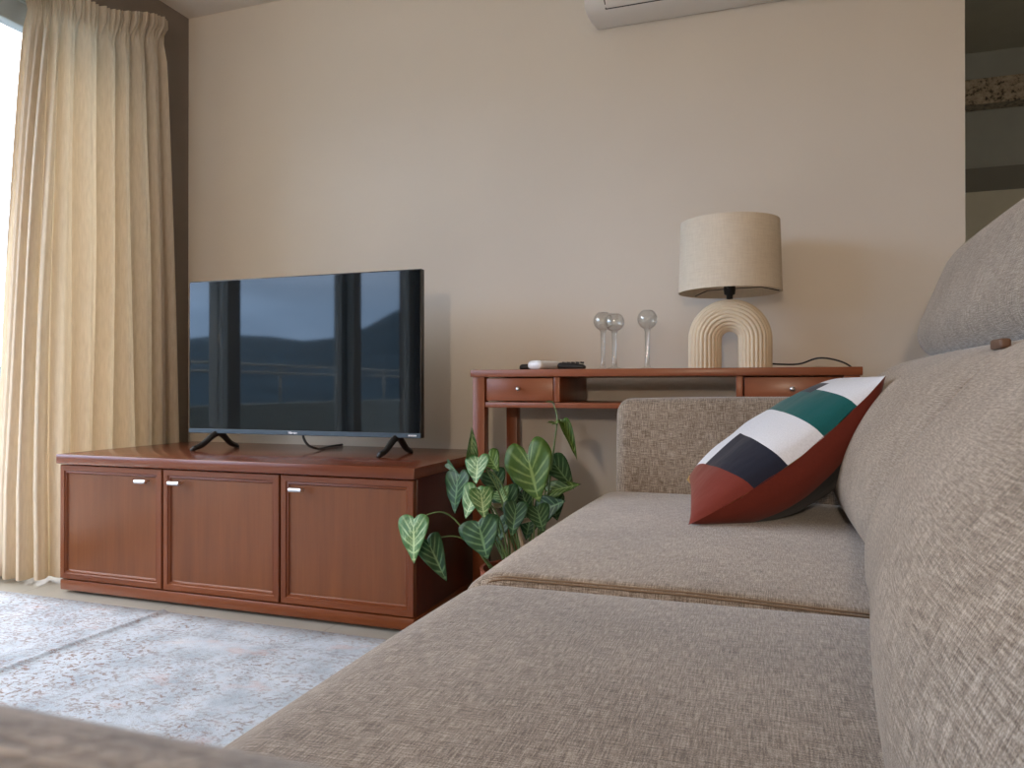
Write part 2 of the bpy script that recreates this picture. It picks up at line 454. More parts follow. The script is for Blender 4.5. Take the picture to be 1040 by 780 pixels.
# outside
b = B(); box(b, -4.35, -2.82, -4.0, 5.0, -.14, -.02); struct('balcony_floor', b, M['tile_out'], label='tiled balcony floor outside the glass door')
b = B(); box(b, -4.40, -4.28, -4.0, 5.0, -.02, .55, .01); struct('balcony_parapet', b, M['parapet'], label='low pale balcony parapet')
rl = thing('balcony_railing', 'thin twin railing bars above the balcony parapet beyond the curtain', 'railing', (-4.34, .5, .55))
for z in (.28, .35):
    b = B(); tube(b, [(0, -4.5, z), (0, 4.5, z)], .012); obj('rail_bar', b, M['alu'], rl)
for y in range(-4, 5, 2):
    b = B(); tube(b, [(0, y, -.01), (0, y, .35)], .014); obj('post', b, M['alu'], rl)
b = B()
rings = []
for j, (rad, s) in enumerate(((300, .0), (380, .45), (480, .85), (620, 1.0), (800, .8))):
    row = []
    for k in range(0, 97):
        az = math.radians(70 + 220 * k / 96)
        az_d = math.degrees(az)
        # azimuth measured from +x; 180 is straight out of the balcony door
        e = 1.7 + 2.0 * max(0, min(1, (az_d - 160) / 60)) + 6.5 * max(0, min(1, (az_d - 238) / 12)) + .5 * noise.noise(Vector((az * 7, j * 2.1, 0))) + .25 * noise.noise(Vector((az * 23, j, 1)))
        hgt = rad * math.tan(math.radians(e)) * s - 25 * (1 - s)
        row.append(b.verts.new((rad * math.cos(az), rad * math.sin(az), hgt)))
    rings.append(row)
for a, c in zip(rings, rings[1:]):
    for k in range(96): b.faces.new((a[k], a[k + 1], c[k + 1], c[k]))
struct('hills', b, M['hill'], True, label='hazy blue hills beyond the balcony')
b = B(); bmesh.ops.create_circle(b, cap_ends=True, radius=900, segments=64); shift(b, (0, 0, -25)); struct('sea', b, M['sea'], label='blue water far below the balcony')

# ------------------------------------------------------------------ rug
b = B(); nx, ny = 420, 40; x0, x1, y0, y1 = -2.475, .55, -.75, 1.80
gr = []
def rug_z(x, y):
    return .010 + .007 * math.exp(-((x + 1.752 + .02 * (1.8 - y)) / .013) ** 2) + .0015 * noise.noise(Vector((x * 3, y * 3, 0)))
for i in range(nx + 1):
    for_x = x0 + (x1 - x0) * i / nx
    gr.append([b.verts.new((for_x, y0 + (y1 - y0) * j / ny, rug_z(for_x, y0 + (y1 - y0) * j / ny))) for j in range(ny + 1)])
for i in range(nx):
    for j in range(ny): b.faces.new((gr[i][j], gr[i + 1][j], gr[i + 1][j + 1], gr[i][j + 1]))
edge = [gr[i][0] for i in range(nx + 1)] + [gr[nx][j] for j in range(1, ny + 1)] + [gr[i][ny] for i in range(nx - 1, -1, -1)] + [gr[0][j] for j in range(ny - 1, 0, -1)]
low = [b.verts.new((v.co.x, v.co.y, .001)) for v in edge]
n = len(edge)
for k in range(n): b.faces.new((edge[k], low[k], low[(k + 1) % n], edge[(k + 1) % n]))
b.faces.new(low)
bmesh.ops.recalc_face_normals(b, faces=b.faces)
tag(obj('rug', b, M['rug']), 'faded blue grey oriental rug with worn brown pattern and a crease', 'rug')

# ------------------------------------------------------------------ curtain
def curtain():
    root = thing('curtain', 'cream pleated curtain hanging beside the balcony door', 'curtain', (-2.42, 2.2, 0))
    NP, NZ = 260, 60; ztop = 2.262
    bot = spline([(-2.66, 1.97), (-2.56, 1.925), (-2.46, 1.955), (-2.405, 2.06), (-2.40, 2.20), (-2.405, 2.36), (-2.415, 2.52)], 12)
    top = spline([(-2.47, 1.93), (-2.44, 1.95), (-2.425, 1.99), (-2.415, 2.08), (-2.41, 2.22), (-2.41, 2.34), (-2.41, 2.455)], 12)
    bot = [Vector((p[0], p[1], 0)) for p in [Vector((q[0], q[1], 0)) for q in bot]]
    top = [Vector((q[0], q[1], 0)) for q in top]
    bm = B(); grid = []
    def pick(P, t):
        f = t * (len(P) - 1); i = min(int(f), len(P) - 2); return P[i].lerp(P[i + 1], f - i)
    for j in range(NZ + 1):
        s = j / NZ
        sv = 1 - s
        row = []
        for i in range(NP + 1):
            t = i / NP
            zz = .012 + (ztop - .012) * s
            dr = max(0, min(1, (.98 - t) / .45)); dr = dr * dr * (3 - 2 * dr)
            z = zz - .105 * dr * s
            w = min(1, sv * 1.15 + .02); w = w ** .8
            p = pick(top, t).lerp(pick(bot, t), w)
            q = pick(top, min(1, t + .01)).lerp(pick(bot, min(1, t + .01)), w) - pick(top, max(0, t - .01)).lerp(pick(bot, max(0, t - .01)), w)
            q.normalize(); nrm = Vector((q.y, -q.x, 0))
            wob = .35 * noise.noise(Vector((t * 6, s * 1.5, 3)))
            ph = 2 * PI * (11.5 * t + wob + .35 * math.sin(5 * t))
            amp = (.017 + .028 * (.5 + .5 * noise.noise(Vector((t * 4.3, s * .8, 8))))) * (1 - .25 * s)
            k = math.sin(ph) + .28 * math.sin(2 * ph + 1.1) + .12 * math.sin(3.1 * ph)
            d = amp * k
            if zz > 2.182:   # gathered heading
                d = .011 * math.sin(2 * PI * 42 * t + 1.5 * noise.noise(Vector((t * 20, 0, 0)))) + .006 * math.sin(2 * PI * 17 * t)
            elif zz > 2.07:
                m = (zz - 2.07) / .112
                d = d * (1 - m) + m * .006 * math.sin(2 * PI * 42 * t)
            p = p + nrm * d
            # right edge flares out below the tape
            p = p + q * ((t - .5) * .05 * math.sin(min(1, sv * 1.6) * PI / 2))
            if zz > 2.172: p = p + q * ((t - .5) * .07 * min(1, (zz - 2.172) / .05))
            row.append(bm.verts.new((p.x + 2.42, p.y - 2.2, z)))
        grid.append(row)
    for j in range(NZ):
        for i in range(NP): bm.faces.new((grid[j][i], grid[j][i + 1], grid[j + 1][i + 1], grid[j + 1][i]))
    obj('drape', bm, M['curtain'], root)
    bm = B(); box(bm, -.045, -.025, -3.2, .20, 2.12, 2.145, .004); obj('curtain_rail', bm, M['alu'], root)
    for y in (-2.6, .18):
        bm = B(); box(bm, -.068, -.03, y - .01, y + .01, 2.125, 2.14); obj('bracket', bm, M['alu'], root)
curtain()

# ------------------------------------------------------------------ media cabinet
CX0, CX1, CY0, CY1, CT = -2.284, -.934, 1.87, 2.50, .472
cab = thing('media_cabinet', 'low cherry wood cabinet with three panelled doors under the television', 'cabinet', ((CX0 + CX1) / 2, (CY0 + CY1) / 2, 0))
def L(o, p): return Vector(p) - o.location
def cbx(name, m, dims, parent=cab, bev=.003, base=None):
    base = base or cab.location
    bm = B(); x0, x1, y0, y1, z0, z1 = dims
    box(bm, x0 - base.x, x1 - base.x, y0 - base.y, y1 - base.y, z0 - base.z, z1 - base.z, bev)
    return auto(obj(name, bm, m, parent))
cbx('cabinet_top', M['wood_top'], (CX0, CX1, CY0, CY1, CT - .033, CT))
cbx('carcass', M['wood_shaded'], (CX0 + .006, CX1 - .006, CY0 + .034, CY1 - .004, .045, CT - .034))
cbx('plinth', M['wood_x'], (CX0 + .006, CX1 - .006, CY0 + .012, CY1 - .01, .010, .045))
for fx in (CX0 + .05, (CX0 + CX1) / 2, CX1 - .05):
    for fy in (CY0 + .06, CY1 - .06):
        bm = B(); lathe(bm, [(0, 0), (.018, 0), (.018, .011), (0, .011)], 16, L(cab, (fx, fy, 0))); obj('foot', bm, M['black_plastic'], cab)
divs = [CX0 + .004, -1.837, -1.389, CX1 - .004]
def panel_door(x0, x1, z0, z1, y):
    """framed door: stiles and rails with a moulded step down to a recessed panel (front faces -y)"""
    bm = B(); loops = []
    prof = [(0, .020), (0, .002), (.002, 0), (.018, 0), (.0205, .004), (.0255, .003), (.028, .008), (.030, .009)]
    for ins, dep in prof:
        loops.append([bm.verts.new((x, y + dep, z)) for x, z in ((x0 + ins, z0 + ins), (x1 - ins, z0 + ins), (x1 - ins, z1 - ins), (x0 + ins, z1 - ins))])
    for a, c in zip(loops, loops[1:]):
        for k in range(4): 
            f = bm.faces.new((a[k], a[(k + 1) % 4], c[(k + 1) % 4], c[k]))
            f.material_index = 0 if k in (1, 3) else 2
    f = bm.faces.new(loops[-1]); f.material_index = 1
    bm.faces.new(list(reversed(loops[0])))
    return bm
hx = [-1.905, -1.770, -1.318]
for k in range(3):
    x0, x1 = divs[k] + .003, divs[k + 1] - .003
    bm = panel_door(x0, x1, .049, CT - .037, CY0 + .010); shift(bm, -cab.location)
    d = auto(obj('door', bm, [M['wood_z'], M['wood_panel'], M['wood_x']], cab), 25)
    bm = B(); h = L(cab, (hx[k], CY0 - .012, .395))
    tube(bm, [h + Vector((-.0225, 0, 0)), h + Vector((-.0215, 0, 0)), h + Vector((.0215, 0, 0)), h + Vector((.0225, 0, 0))], [.0055, .0068, .0068, .0055], 16)
    for s in (-.012, .012): tube(bm, [h + Vector((s, 0, 0)), h + Vector((s, .024, 0))], .003, 8)
    o = auto(obj('handle', bm, M['steel'], d)); o['label'] = 'short silver bar handle'

# ------------------------------------------------------------------ television
TX0, TX1, TY, TZ0, TZ1 = -2.015, -1.068, 2.19, .531, 1.088
tv = thing('television', 'black flat screen television standing on the low wooden cabinet', 'television', ((TX0 + TX1) / 2, TY + .04, CT))
def tl(p): return Vector(p) - tv.location
bm = B(); box(bm, TX0, TX1, TY, TY + .024, TZ0, TZ1, .003); box(bm, TX0 + .10, TX1 - .10, TY + .024, TY + .075, TZ0 + .01, TZ0 + .36, .015, 3)
shift(bm, -tv.location); auto(obj('casing', bm, M['black_plastic'], tv))
bm = B(); box(bm, TX0 + .004, TX1 - .004, TY - .0015, TY + .001, TZ0 + .017, TZ1 - .004); shift(bm, -tv.location); obj('screen', bm, M['screen'], tv, False)
M['bezel'] = plain('bezel_blue_grey', (.055, .075, .095, 1), .35, metal=.4, var=.03)
bm = B(); box(bm, TX0 + .001, TX1 - .001, TY - .003, TY + .004, TZ0 + .001, TZ0 + .0165, .001); shift(bm, -tv.location); obj('lower_bezel', bm, M['bezel'], tv, False)
def text_mesh(name, s, size, m, parent, loc, bold=.0):
    cu = bpy.data.curves.new(name, 'FONT'); cu.body = s; cu.size = size; cu.extrude = .0004; cu.offset = bold
    cu.align_x = 'CENTER'; cu.align_y = 'CENTER'
    t = bpy.data.objects.new('tmp', cu); C.objects.link(t)
    dg = bpy.context.evaluated_depsgraph_get(); me = bpy.data.meshes.new_from_object(t.evaluated_get(dg))
    bpy.data.objects.remove(t)
    me.name = name; me.materials.clear(); me.materials.append(m)
    o = bpy.data.objects.new(name, me); C.objects.link(o); o.parent = parent
    o.location = loc; o.rotation_euler = (PI / 2, 0, 0); return o
text_mesh('logo', 'Hisense', .0115, M['logo'], tv, tl(((TX0 + TX1) / 2 - .020, TY - .0036, TZ0 + .0088)), .0004)
bm = B()
for k in range(5): box(bm, TX1 - .046 + k * .0062, TX1 - .0415 + k * .0062, TY - .0036, TY - .003, TZ0 + .0062, TZ0 + .0114)
shift(bm, -tv.location); obj('badge', bm, M['logo'], tv, False)
for (fx, rx, ax) in ((-1.929, -1.883, -1.892), (-1.1815, -1.158, -1.162)):
    bm = B()
    ap = Vector((ax, TY + .012, TZ0 + .004))
    for tip in (Vector((fx, 2.115, CT)), Vector((rx, 2.29, CT))):
        s = [ap, ap.lerp(tip, .25) + Vector((0, 0, .003)), ap.lerp(tip, .65) + Vector((0, 0, -.002)), tip + Vector((0, 0, .008))]
        pts = spline(s, 6)
        n0 = len(bm.verts)
        tube(bm, pts, [.013 - .004 * k / (len(pts) - 1) for k in range(len(pts))], 10)
        tube(bm, [tip + Vector((0, 0, .0004)), tip + Vector((0, 0, .010))], [.009, .009], 10)
    shift(bm, -tv.location); obj('stand_foot', bm, M['black_plastic'], tv)
bm = B(); pc = at(307, 440, TY + .03)
tube(bm, spline([(pc.x, TY + .03, TZ0 + .02), (pc.x + .006, TY + .032, CT + .045), (pc.x + .022, TY + .036, CT + .022), (pc.x + .040, TY + .05, CT + .012), (pc.x + .030, TY + .10, CT + .005), (pc.x + .0, TY + .2, CT + .005), (pc.x, TY + .29, CT + .005)], 6), .0045, 8)
shift(bm, -tv.location); obj('power_cable', bm, M['black_plastic'], tv)

# ------------------------------------------------------------------ console table
KX0, KX1, KY0, KY1, KT = -.924, .250, 2.28, 2.66, .757
con = thing('console_table', 'narrow cherry wood console table with two drawers against the beige wall', 'table', ((KX0 + KX1) / 2, (KY0 + KY1) / 2, 0))
kb = con.location
def kbx(name, m, dims, parent=con, bev=.002): return cbx(name, m, dims, parent, bev, kb)
kbx('tabletop', M['console_x'], (KX0 - .006, KX1 + .006, KY0 - .006, KY1, KT - .024, KT))
LW = .042
for lx in (KX0, KX1 - LW):
    for ly in (KY0, KY1 - LW): kbx('leg', M['console_z'], (lx, lx + LW, ly, ly + LW, 0, KT - .0245))
kbx('shelf_board', M['console_x'], (KX0 + LW, KX1 - LW, KY0 + .004, KY1 - .004, .632, .650))
DL0, DL1 = KX0 + LW, -.645
DR0, DR1 = -.065, KX1 - LW
for (a, c) in ((DL0, DL1), (DR0, DR1)):
    inner = c if a == DL0 else a - .020
    kbx('divider', M['console_z'], (inner, inner + .020, KY0 + .004, KY1 - .004, .6505, KT - .0245))
    dr = kbx('drawer', M['console_x'], (a + .003, c - .003, KY0 + .008, KY0 + .30, .654, KT - .028))
    bm = B()
    lathe(bm, [(0, 0), (.004, 0), (.0035, .008), (.0075, .013), (.0065, .018), (0, .0195)], 16)
    bmesh.ops.rotate(bm, verts=bm.verts, cent=(0, 0, 0), matrix=Matrix.Rotation(PI / 2, 3, 'X'))
    shift(bm, Vector(((a + c) / 2, KY0 + .0085, .694)) - kb)
    o = obj('knob', bm, M['steel'], dr); o['label'] = 'small round silver knob'

# ------------------------------------------------------------------ lamp
lx, ly = -.111, 2.47
lamp = thing('table_lamp', 'ivory table lamp with fluted arch base and drum shade on the console', 'lamp', (lx, ly, KT))
bm = B(); Rc, rt, leg = .0775, .0525, .095
path = [Vector((-Rc, 0, leg * k / 8)) for k in range(8)] + [Vector((-Rc * math.cos(PI * k / 40), 0, leg + Rc * math.sin(PI * k / 40))) for k in range(41)] + [Vector((Rc, 0, leg * (1 - k / 8))) for k in range(1, 9)]
NF = 24; PF = 6; rings = []
for i, p in enumerate(path):
    t = (path[min(i + 1, len(path) - 1)] - path[max(i - 1, 0)]).normalized(); nx = Vector((0, 1, 0)); ny = t.cross(nx)
    ring = []
    for k in range(NF * PF):
        a = 2 * PI * k / (NF * PF)
        w = (k % PF) / PF
        r = rt - .0045 + .0045 * abs(math.sin(PI * w)) ** .7
        ring.append(bm.verts.new(p + (nx * math.cos(a) + ny * math.sin(a)) * r))
    rings.append(ring)
n = NF * PF
for a, c in zip(rings, rings[1:]):
    for k in range(n): bm.faces.new((a[k], a[(k + 1) % n], c[(k + 1) % n], c[k]))
bm.faces.new(rings[0]); bm.faces.new(list(reversed(rings[-1])))
bmesh.ops.recalc_face_normals(bm, faces=bm.faces)
auto(obj('base', bm, M['ivory'], lamp), 50)
top = leg + Rc + rt
bm = B(); lathe(bm, [(0, top - .006), (.010, top - .006), (.010, top + .012), (.017, top + .016), (.019, top + .034), (.015, top + .055), (0, top + .055)], 24)
obj('socket', bm, M['black_plastic'], lamp)
bm = B(); lathe(bm, [(0, top + .05), (.014, top + .055), (.016, top + .075), (.029, top + .105), (.027, top + .130), (.014, top + .148), (0, top + .152)], 24); obj('bulb', bm, M['bulb'], lamp)
sb, stp = 1.003 - KT, 1.227 - KT
bm = B(); lathe(bm, [(.1590, sb), (.1605, sb), (.1605, sb + .002), (.1535, stp - .002), (.1535, stp), (.1515, stp), (.1515, stp - .002), (.1585, sb + .002), (.1590, sb)], 72)
sh = auto(obj('lamp_shade', bm, M['shade'], lamp), 50)
bm = B()
zr = top + .034
for k in range(3):
    a = 2 * PI * k / 3 + .3
    tube(bm, [(.015 * math.cos(a), .015 * math.sin(a), zr), (.10 * math.cos(a), .10 * math.sin(a), zr + .005), (.158 * math.cos(a), .158 * math.sin(a), sb + .006)], .0015, 6)
obj('shade_carrier', bm, M['black_plastic'], lamp)
bm = B()
cp = [(lx + .10, ly + .03, KT + .020), (lx + .15, ly + .05, KT + .016), (lx + .21, ly + .04, KT + .016), (lx + .26, ly + .01, KT + .032), (lx + .305, ly, KT + .028), (lx + .35, ly - .01, KT + .008), (lx + .375, ly + .0, KT - .03), (lx + .38, ly + .02, KT - .12), (lx + .38, ly + .15, KT - .35)]
tube(bm, spline([Vector(p) - lamp.location for p in cp], 8), .0028, 8); obj('power_cord', bm, M['black_plastic'], lamp)

# ------------------------------------------------------------------ glasses
def glass(first, px, Y, label, sc=1.0):
    p = at(px, 373, Y)
    if first is None:
        bm = B()
        H = .205; cz = H - .036; r = .0335; th = .0016
        prof = [(0, .0), (.031, 0), (.032, .002), (.030, .0035), (.012, .008), (.0085, .016), (.0080, .05), (.0085, .09), (.0095, cz - .040)]
        bowl = [(r * math.cos(a), cz + r * 1.02 * math.sin(a)) for a in [math.radians(t) for t in range(-70, 66, 9)]]
        prof += bowl
        rim = bowl[-1]
        inner = [((r - th) * math.cos(a), cz + (r * 1.02 - th) * math.sin(a)) for a in [math.radians(t) for t in range(65, -71, -9)]]
        prof += inner + [(.0075, cz - .041), (.0065, .05), (.0060, .018), (0, .014)]
        lathe(bm, prof, 32)
        o = obj('stemmed_glass', bm, M['lens_glass']); 
    else:
        o = first.copy(); C.objects.link(o)
    o.location = (p.x, Y, KT + .0003); o.scale = (1, 1, sc)
    tag(o, label, 'glass', 'stemmed glasses on the console'); return o
g1 = glass(None, 612.5, 2.50, 'tall stemmed clear glass, leftmost of the three on the console')
glass(g1, 624, 2.42, 'slightly shorter stemmed clear glass in front of the leftmost one', .93)
glass(g1, 657.5, 2.48, 'tall stemmed clear glass standing alone nearest the lamp')

# ------------------------------------------------------------------ remotes
def remote(name, label, p, rz, Ld, W, H, m, taper=.0, buttons=True, pitch=0):
    r = thing(name, label, 'remote', (p[0], p[1], KT)); r.rotation_euler = (0, pitch, rz)
    def wp(o, u):
        k = 1 - taper * (u[0] * .5 + .5)
        return Vector((o.x, o.y * k, (o.z) * (1 - .6 * taper * (u[0] * .5 + .5))))
    bm = soft_box(-Ld / 2, Ld / 2, -W / 2, W / 2, .0003, H, (min(.012, W * .3), W * .3, H * .45), (0, 0, .001), wp, 6, 4)
    obj('casing', bm, m, r)
    if buttons:
        for i in range(5):
            for j in range(2):
                bm = B(); lathe(bm, [(.0036, H * (1 - .3 * taper) - .001), (.0036, H + .0012), (0, H + .0014)], 10, (-Ld * .3 + i * .016, -W * .18 + j * W * .36, 0)); obj('button', bm, M['dark_gap'], r)
    return r
p = at(540, 373, 2.46); remote('remote_control', 'black remote control lying behind the white one on the console', (p.x + .045, 2.46), .12, .17, .046, .022, M['black_plastic'])
p = at(551.5, 373, 2.36); remote('remote_control', 'white remote control pointing at the viewer on the console', (p.x, 2.38), PI / 2 - .25, .14, .058, .030, M['white_gloss'])
p = at(581, 373, 2.38); remote('remote_control', 'black tapered remote control lying right of the white one', (p.x, 2.38), -.15, .095, .046, .025, M['black_plastic'], .55)

# ------------------------------------------------------------------ air conditioner
AX0, AX1 = -.592, .27
ac = thing('air_conditioner', 'white split air conditioner mounted high on the beige wall', 'air conditioner', ((AX0 + AX1) / 2, WY, 2.05))
def extr(prof, x0, x1, taper=.0, m=None):
    bm = B(); n = len(prof)
    cy = sum(p[0] for p in prof) / n; czz = sum(p[1] for p in prof) / n
    secs = [(x0, .0), (x0 + .004, 1.0), (x1 - .004, 1.0), (x1, .0)]
    rows = []
    for x, k in secs:
        s = 1 - taper * (1 - k)
        rows.append([bm.verts.new((x, WY + (y - WY) * s, czz + (z - czz) * s)) for y, z in prof])
    for a, c in zip(rows, rows[1:]):
        for k in range(n): bm.faces.new((a[k], a[(k + 1) % n], c[(k + 1) % n], c[k]))
    bm.faces.new(rows[0]); bm.faces.new(list(reversed(rows[-1])))
    bmesh.ops.recalc_face_normals(bm, faces=bm.faces); return bm
prof = [(WY - .001, 2.030), (2.66, 2.018), (2.58, 2.003), (2.525, 1.997), (2.495, 2.003), (2.472, 2.025), (2.460, 2.06), (2.458, 2.10), (2.458, 2.25), (2.475, 2.28), (2.51, 2.295), (WY - .001, 2.295)]
bm = extr(prof, AX0, AX1, .05); shift(bm, -ac.location); auto(obj('body', bm, M['white_plastic'], ac), 35)
def sheet(pts, x0, x1, t, m, name):
    bm = B(); rows = []
    for x in (x0, x1):
        rows.append([bm.verts.new((x, y, z)) for y, z in pts] + [bm.verts.new((x, y + t, z)) for y, z in reversed(pts)])
    n = len(rows[0])
    for k in range(n): bm.faces.new((rows[0][k], rows[0][(k + 1) % n], rows[1][(k + 1) % n], rows[1][k]))
    bm.faces.new(rows[0]); bm.faces.new(list(reversed(rows[1])))
    bmesh.ops.recalc_face_normals(bm, faces=bm.faces); shift(bm, -ac.location)
    return auto(obj(name, bm, m, ac), 40)
sheet([(2.500, 2.0005), (2.4705, 2.0225), (2.4585, 2.06), (2.4565, 2.10), (2.4565, 2.25)], AX0 + .070, AX1 - .070, .008, M['dark_gap'], 'seam')
sheet([(2.4530, 2.064), (2.4505, 2.10), (2.4505, 2.25)], AX0 + .0745, AX1 - .0745, .008, M['white_plastic'], 'front_panel')
sheet([(2.4935, 2.0005), (2.4665, 2.0215), (2.4545, 2.058)], AX0 + .0745, AX1 - .0745, .006, M['white_plastic'], 'louver')

# ------------------------------------------------------------------ sofa
sofa = thing('sofa', 'long beige grey linen sofa with deep seat and padded headrest', 'sofa', (.2, 1.09, 0))
sl = -sofa.location
FA = 2.12
def part(name, bm, parent=sofa, m=None):
    shift(bm, sl); return obj(name, bm, m or M['sofa'], parent)
part('base_frame', soft_box(-.42, .70, -.10, FA + .10, .07, .245, .02, (0, 0, 0), None, 4, 3))
for x in (-.36, .62):
    for y in (-.05, FA + .06):
        bm = B(); lathe(bm, [(0, .011), (.02, .011), (.026, .075), (0, .075)], 16, (x, y, 0)); part('leg', bm, sofa, M['black_plastic'])
# arms
part('arm', soft_box(-.415, .70, FA, FA + .145, .08, .665, (.035, .05, .045), (0.005, .012, .008), None, 14, 6))
part('arm', soft_box(-.415, .70, -.085, .070, .08, .6748, (.035, .040, .035), (0.005, .0, .0), None, 40, 6))
# back panel
part('back_panel', soft_box(.48, .72, -.08, FA + .14, .08, .74, (.05, .05, .05), (0, 0, 0), None, 10, 5))
def seat(y0, y1, zt, zr, dip=.012):
    def wp(o, u):
        k = (o.x + .46) / .66
        if u[2] > -.2: o.z += -dip * max(0, min(1, (o.x + .1) / .4)) * (u[2] + .2)
        # front corners rounded in plan
        return o
    return soft_box(-.465, .30, y0, y1, .235, zt, (.07, .030, .050), (.020, .003, zr), wp, 20, 7)
near = part('seat_cushion', seat(.072, 1.088, .396, .014, -.002))
far = part('seat_cushion', seat(1.092, FA - .002, .402, .010))
def seam_on(parent, y, z, x0, x1, name='seam'):
    pts = []
    for k in range(30):
        t = k / 29; x = x0 + (x1 - x0) * t
        zz = z - .012 * max(0, min(1, (x + .1) / .4)) * 1.1
        e = max(0, 1 - (x - x0) / .07)
        pts.append((x, y + .0 * e, zz - .055 * e ** 2.2))
    bm = B(); tube(bm, pts, .0016, 6); part(name, bm, parent, M['seam'])
seam_on(far, 1.109, .3985, -.462, .22)
seam_on(far, 1.104, .3955, -.462, .22)
def back(y0, y1, tab, ztop, zb=.39):
    def wp(o, u):
        o.x += lerp_tab(tab, o.z)
        if y1 < 1.5:
            k = max(0, min(1, (o.y - .45) / .62)); k = k * k * (3 - 2 * k)
            o.x += -.010 + .045 * k
        return o
    return soft_box(0, .30, y0, y1, zb, ztop, (.05, .022, .06), (.012, .003, .01), wp, 24, 7)
def smooth_tab(ctrl):
    pts = spline([(z, x, 0) for z, x in ctrl], 8); return [(p[0], p[1]) for p in pts]
t1 = smooth_tab([(.38, .100), (.45, .088), (.52, .092), (.60, .125), (.68, .185), (.745, .240), (.80, .30)])
t2 = smooth_tab([(.38, .175), (.44, .160), (.50, .155), (.58, .175), (.66, .215), (.73, .268), (.80, .33)])
bn = part('back_cushion', back(.074, 1.088, t1, .775))
bf = part('back_cushion', back(1.092, FA - .004, t2, .765))
def headrest(y0, y1, dx=0):
    def wp(o, u): 
        o.x += .10 * (o.z - .79) / .25 + dx; return o
    return soft_box(.322, .53, y0, y1, .768, 1.065, (.085, .06, .085), (.015, .01, .01), wp, 16, 8)
part('headrest', headrest(.09, 1.07, .03)); part('headrest', headrest(1.11, 2.02))
for y in (1.50, 1.80, .40, .80):
    bm = B(); box(bm, .40, .416, y, y + .04, .70, .80, .003); part('headrest_bracket', bm, sofa, M['zip'])

bm = soft_box(.298, .312, 1.155, 1.205, .752, .766, .004, (0, 0, 0), None, 2, 2); o = part('pull_tab', bm, sofa, M['tab']); o['label'] = 'small brown tab under the headrest'
# ------------------------------------------------------------------ cushion on the sofa
pil = thing('throw_pillow', 'colour block cushion in white, teal, navy and rust leaning on the sofa back', 'cushion', (0, 1.85, .42))
Acn = at(699, 533, 1.562); Bcn = at(900, 381, 1.69)
e1 = (Bcn - Acn); e2 = at(697, 487, 1.99) - Acn
nn = e1.cross(e2).normalized()
if nn.z < 0: nn = -nn
TH = .088
def pil_pt(u, v, side):
    a, c = 2 * u - 1, 2 * v - 1
    ed = .035
    uu = u + ed * a * -(1 - c * c) * (abs(a) ** 3); vv = v + ed * c * -(1 - a * a) * (abs(c) ** 3)
    th = TH * (max(0, (1 - a ** 2)) ** .55) * (max(0, (1 - c ** 2)) ** .55)
    wr = .004 * noise.noise(Vector((u * 7, v * 7, side))) * (1 - a * a)
    sag = -.030 * (1 - a * a) * (1 - .5 * v)
    if side < 0: th *= 1.55
    return Acn + e1 * uu + e2 * vv + Vector((.02, 0, -.055)) * (u * v) + nn * (side * th + wr + sag)
NU = 48
def shell(side):
    bm = B(); uvl = bm.loops.layers.uv.new('uv')
    g = [[None] * (NU + 1) for _ in range(NU + 1)]
    par = lambda k: .5 - .5 * math.cos(PI * k / NU) * (1) if False else (k / NU)
    us = sorted(set([k / NU for k in range(NU + 1)]))
    rem = lambda t: t + .06 * math.sin(2 * PI * t) * -1 / 1.0 * .5
    for i in range(NU + 1):
        for j in range(NU + 1): g[i][j] = bm.verts.new(pil_pt(rem(i / NU), rem(j / NU), side) - pil.location)
    for i in range(NU):
        for j in range(NU):
            u, v = (i + .5) / NU, (j + .5) / NU
            f = bm.faces.new((g[i][j], g[i + 1][j], g[i + 1][j + 1], g[i][j + 1]) if side > 0 else (g[i][j + 1], g[i + 1][j + 1], g[i + 1][j], g[i][j]))
            for l, (di, dj) in zip(f.loops, ((0, 0), (1, 0), (1, 1), (0, 1)) if side > 0 else ((0, 1), (1, 1), (1, 0), (0, 0))):
                l[uvl].uv = ((i + di) / NU, (j + dj) / NU)
    return bm
o = obj('front_cover', shell(1), M['patch_front'], pil); o['label'] = 'white, teal, navy and rust patchwork face'
o = obj('back_cover', shell(-1), M['patch_back'], pil); o['label'] = 'rust, black and mustard underside'

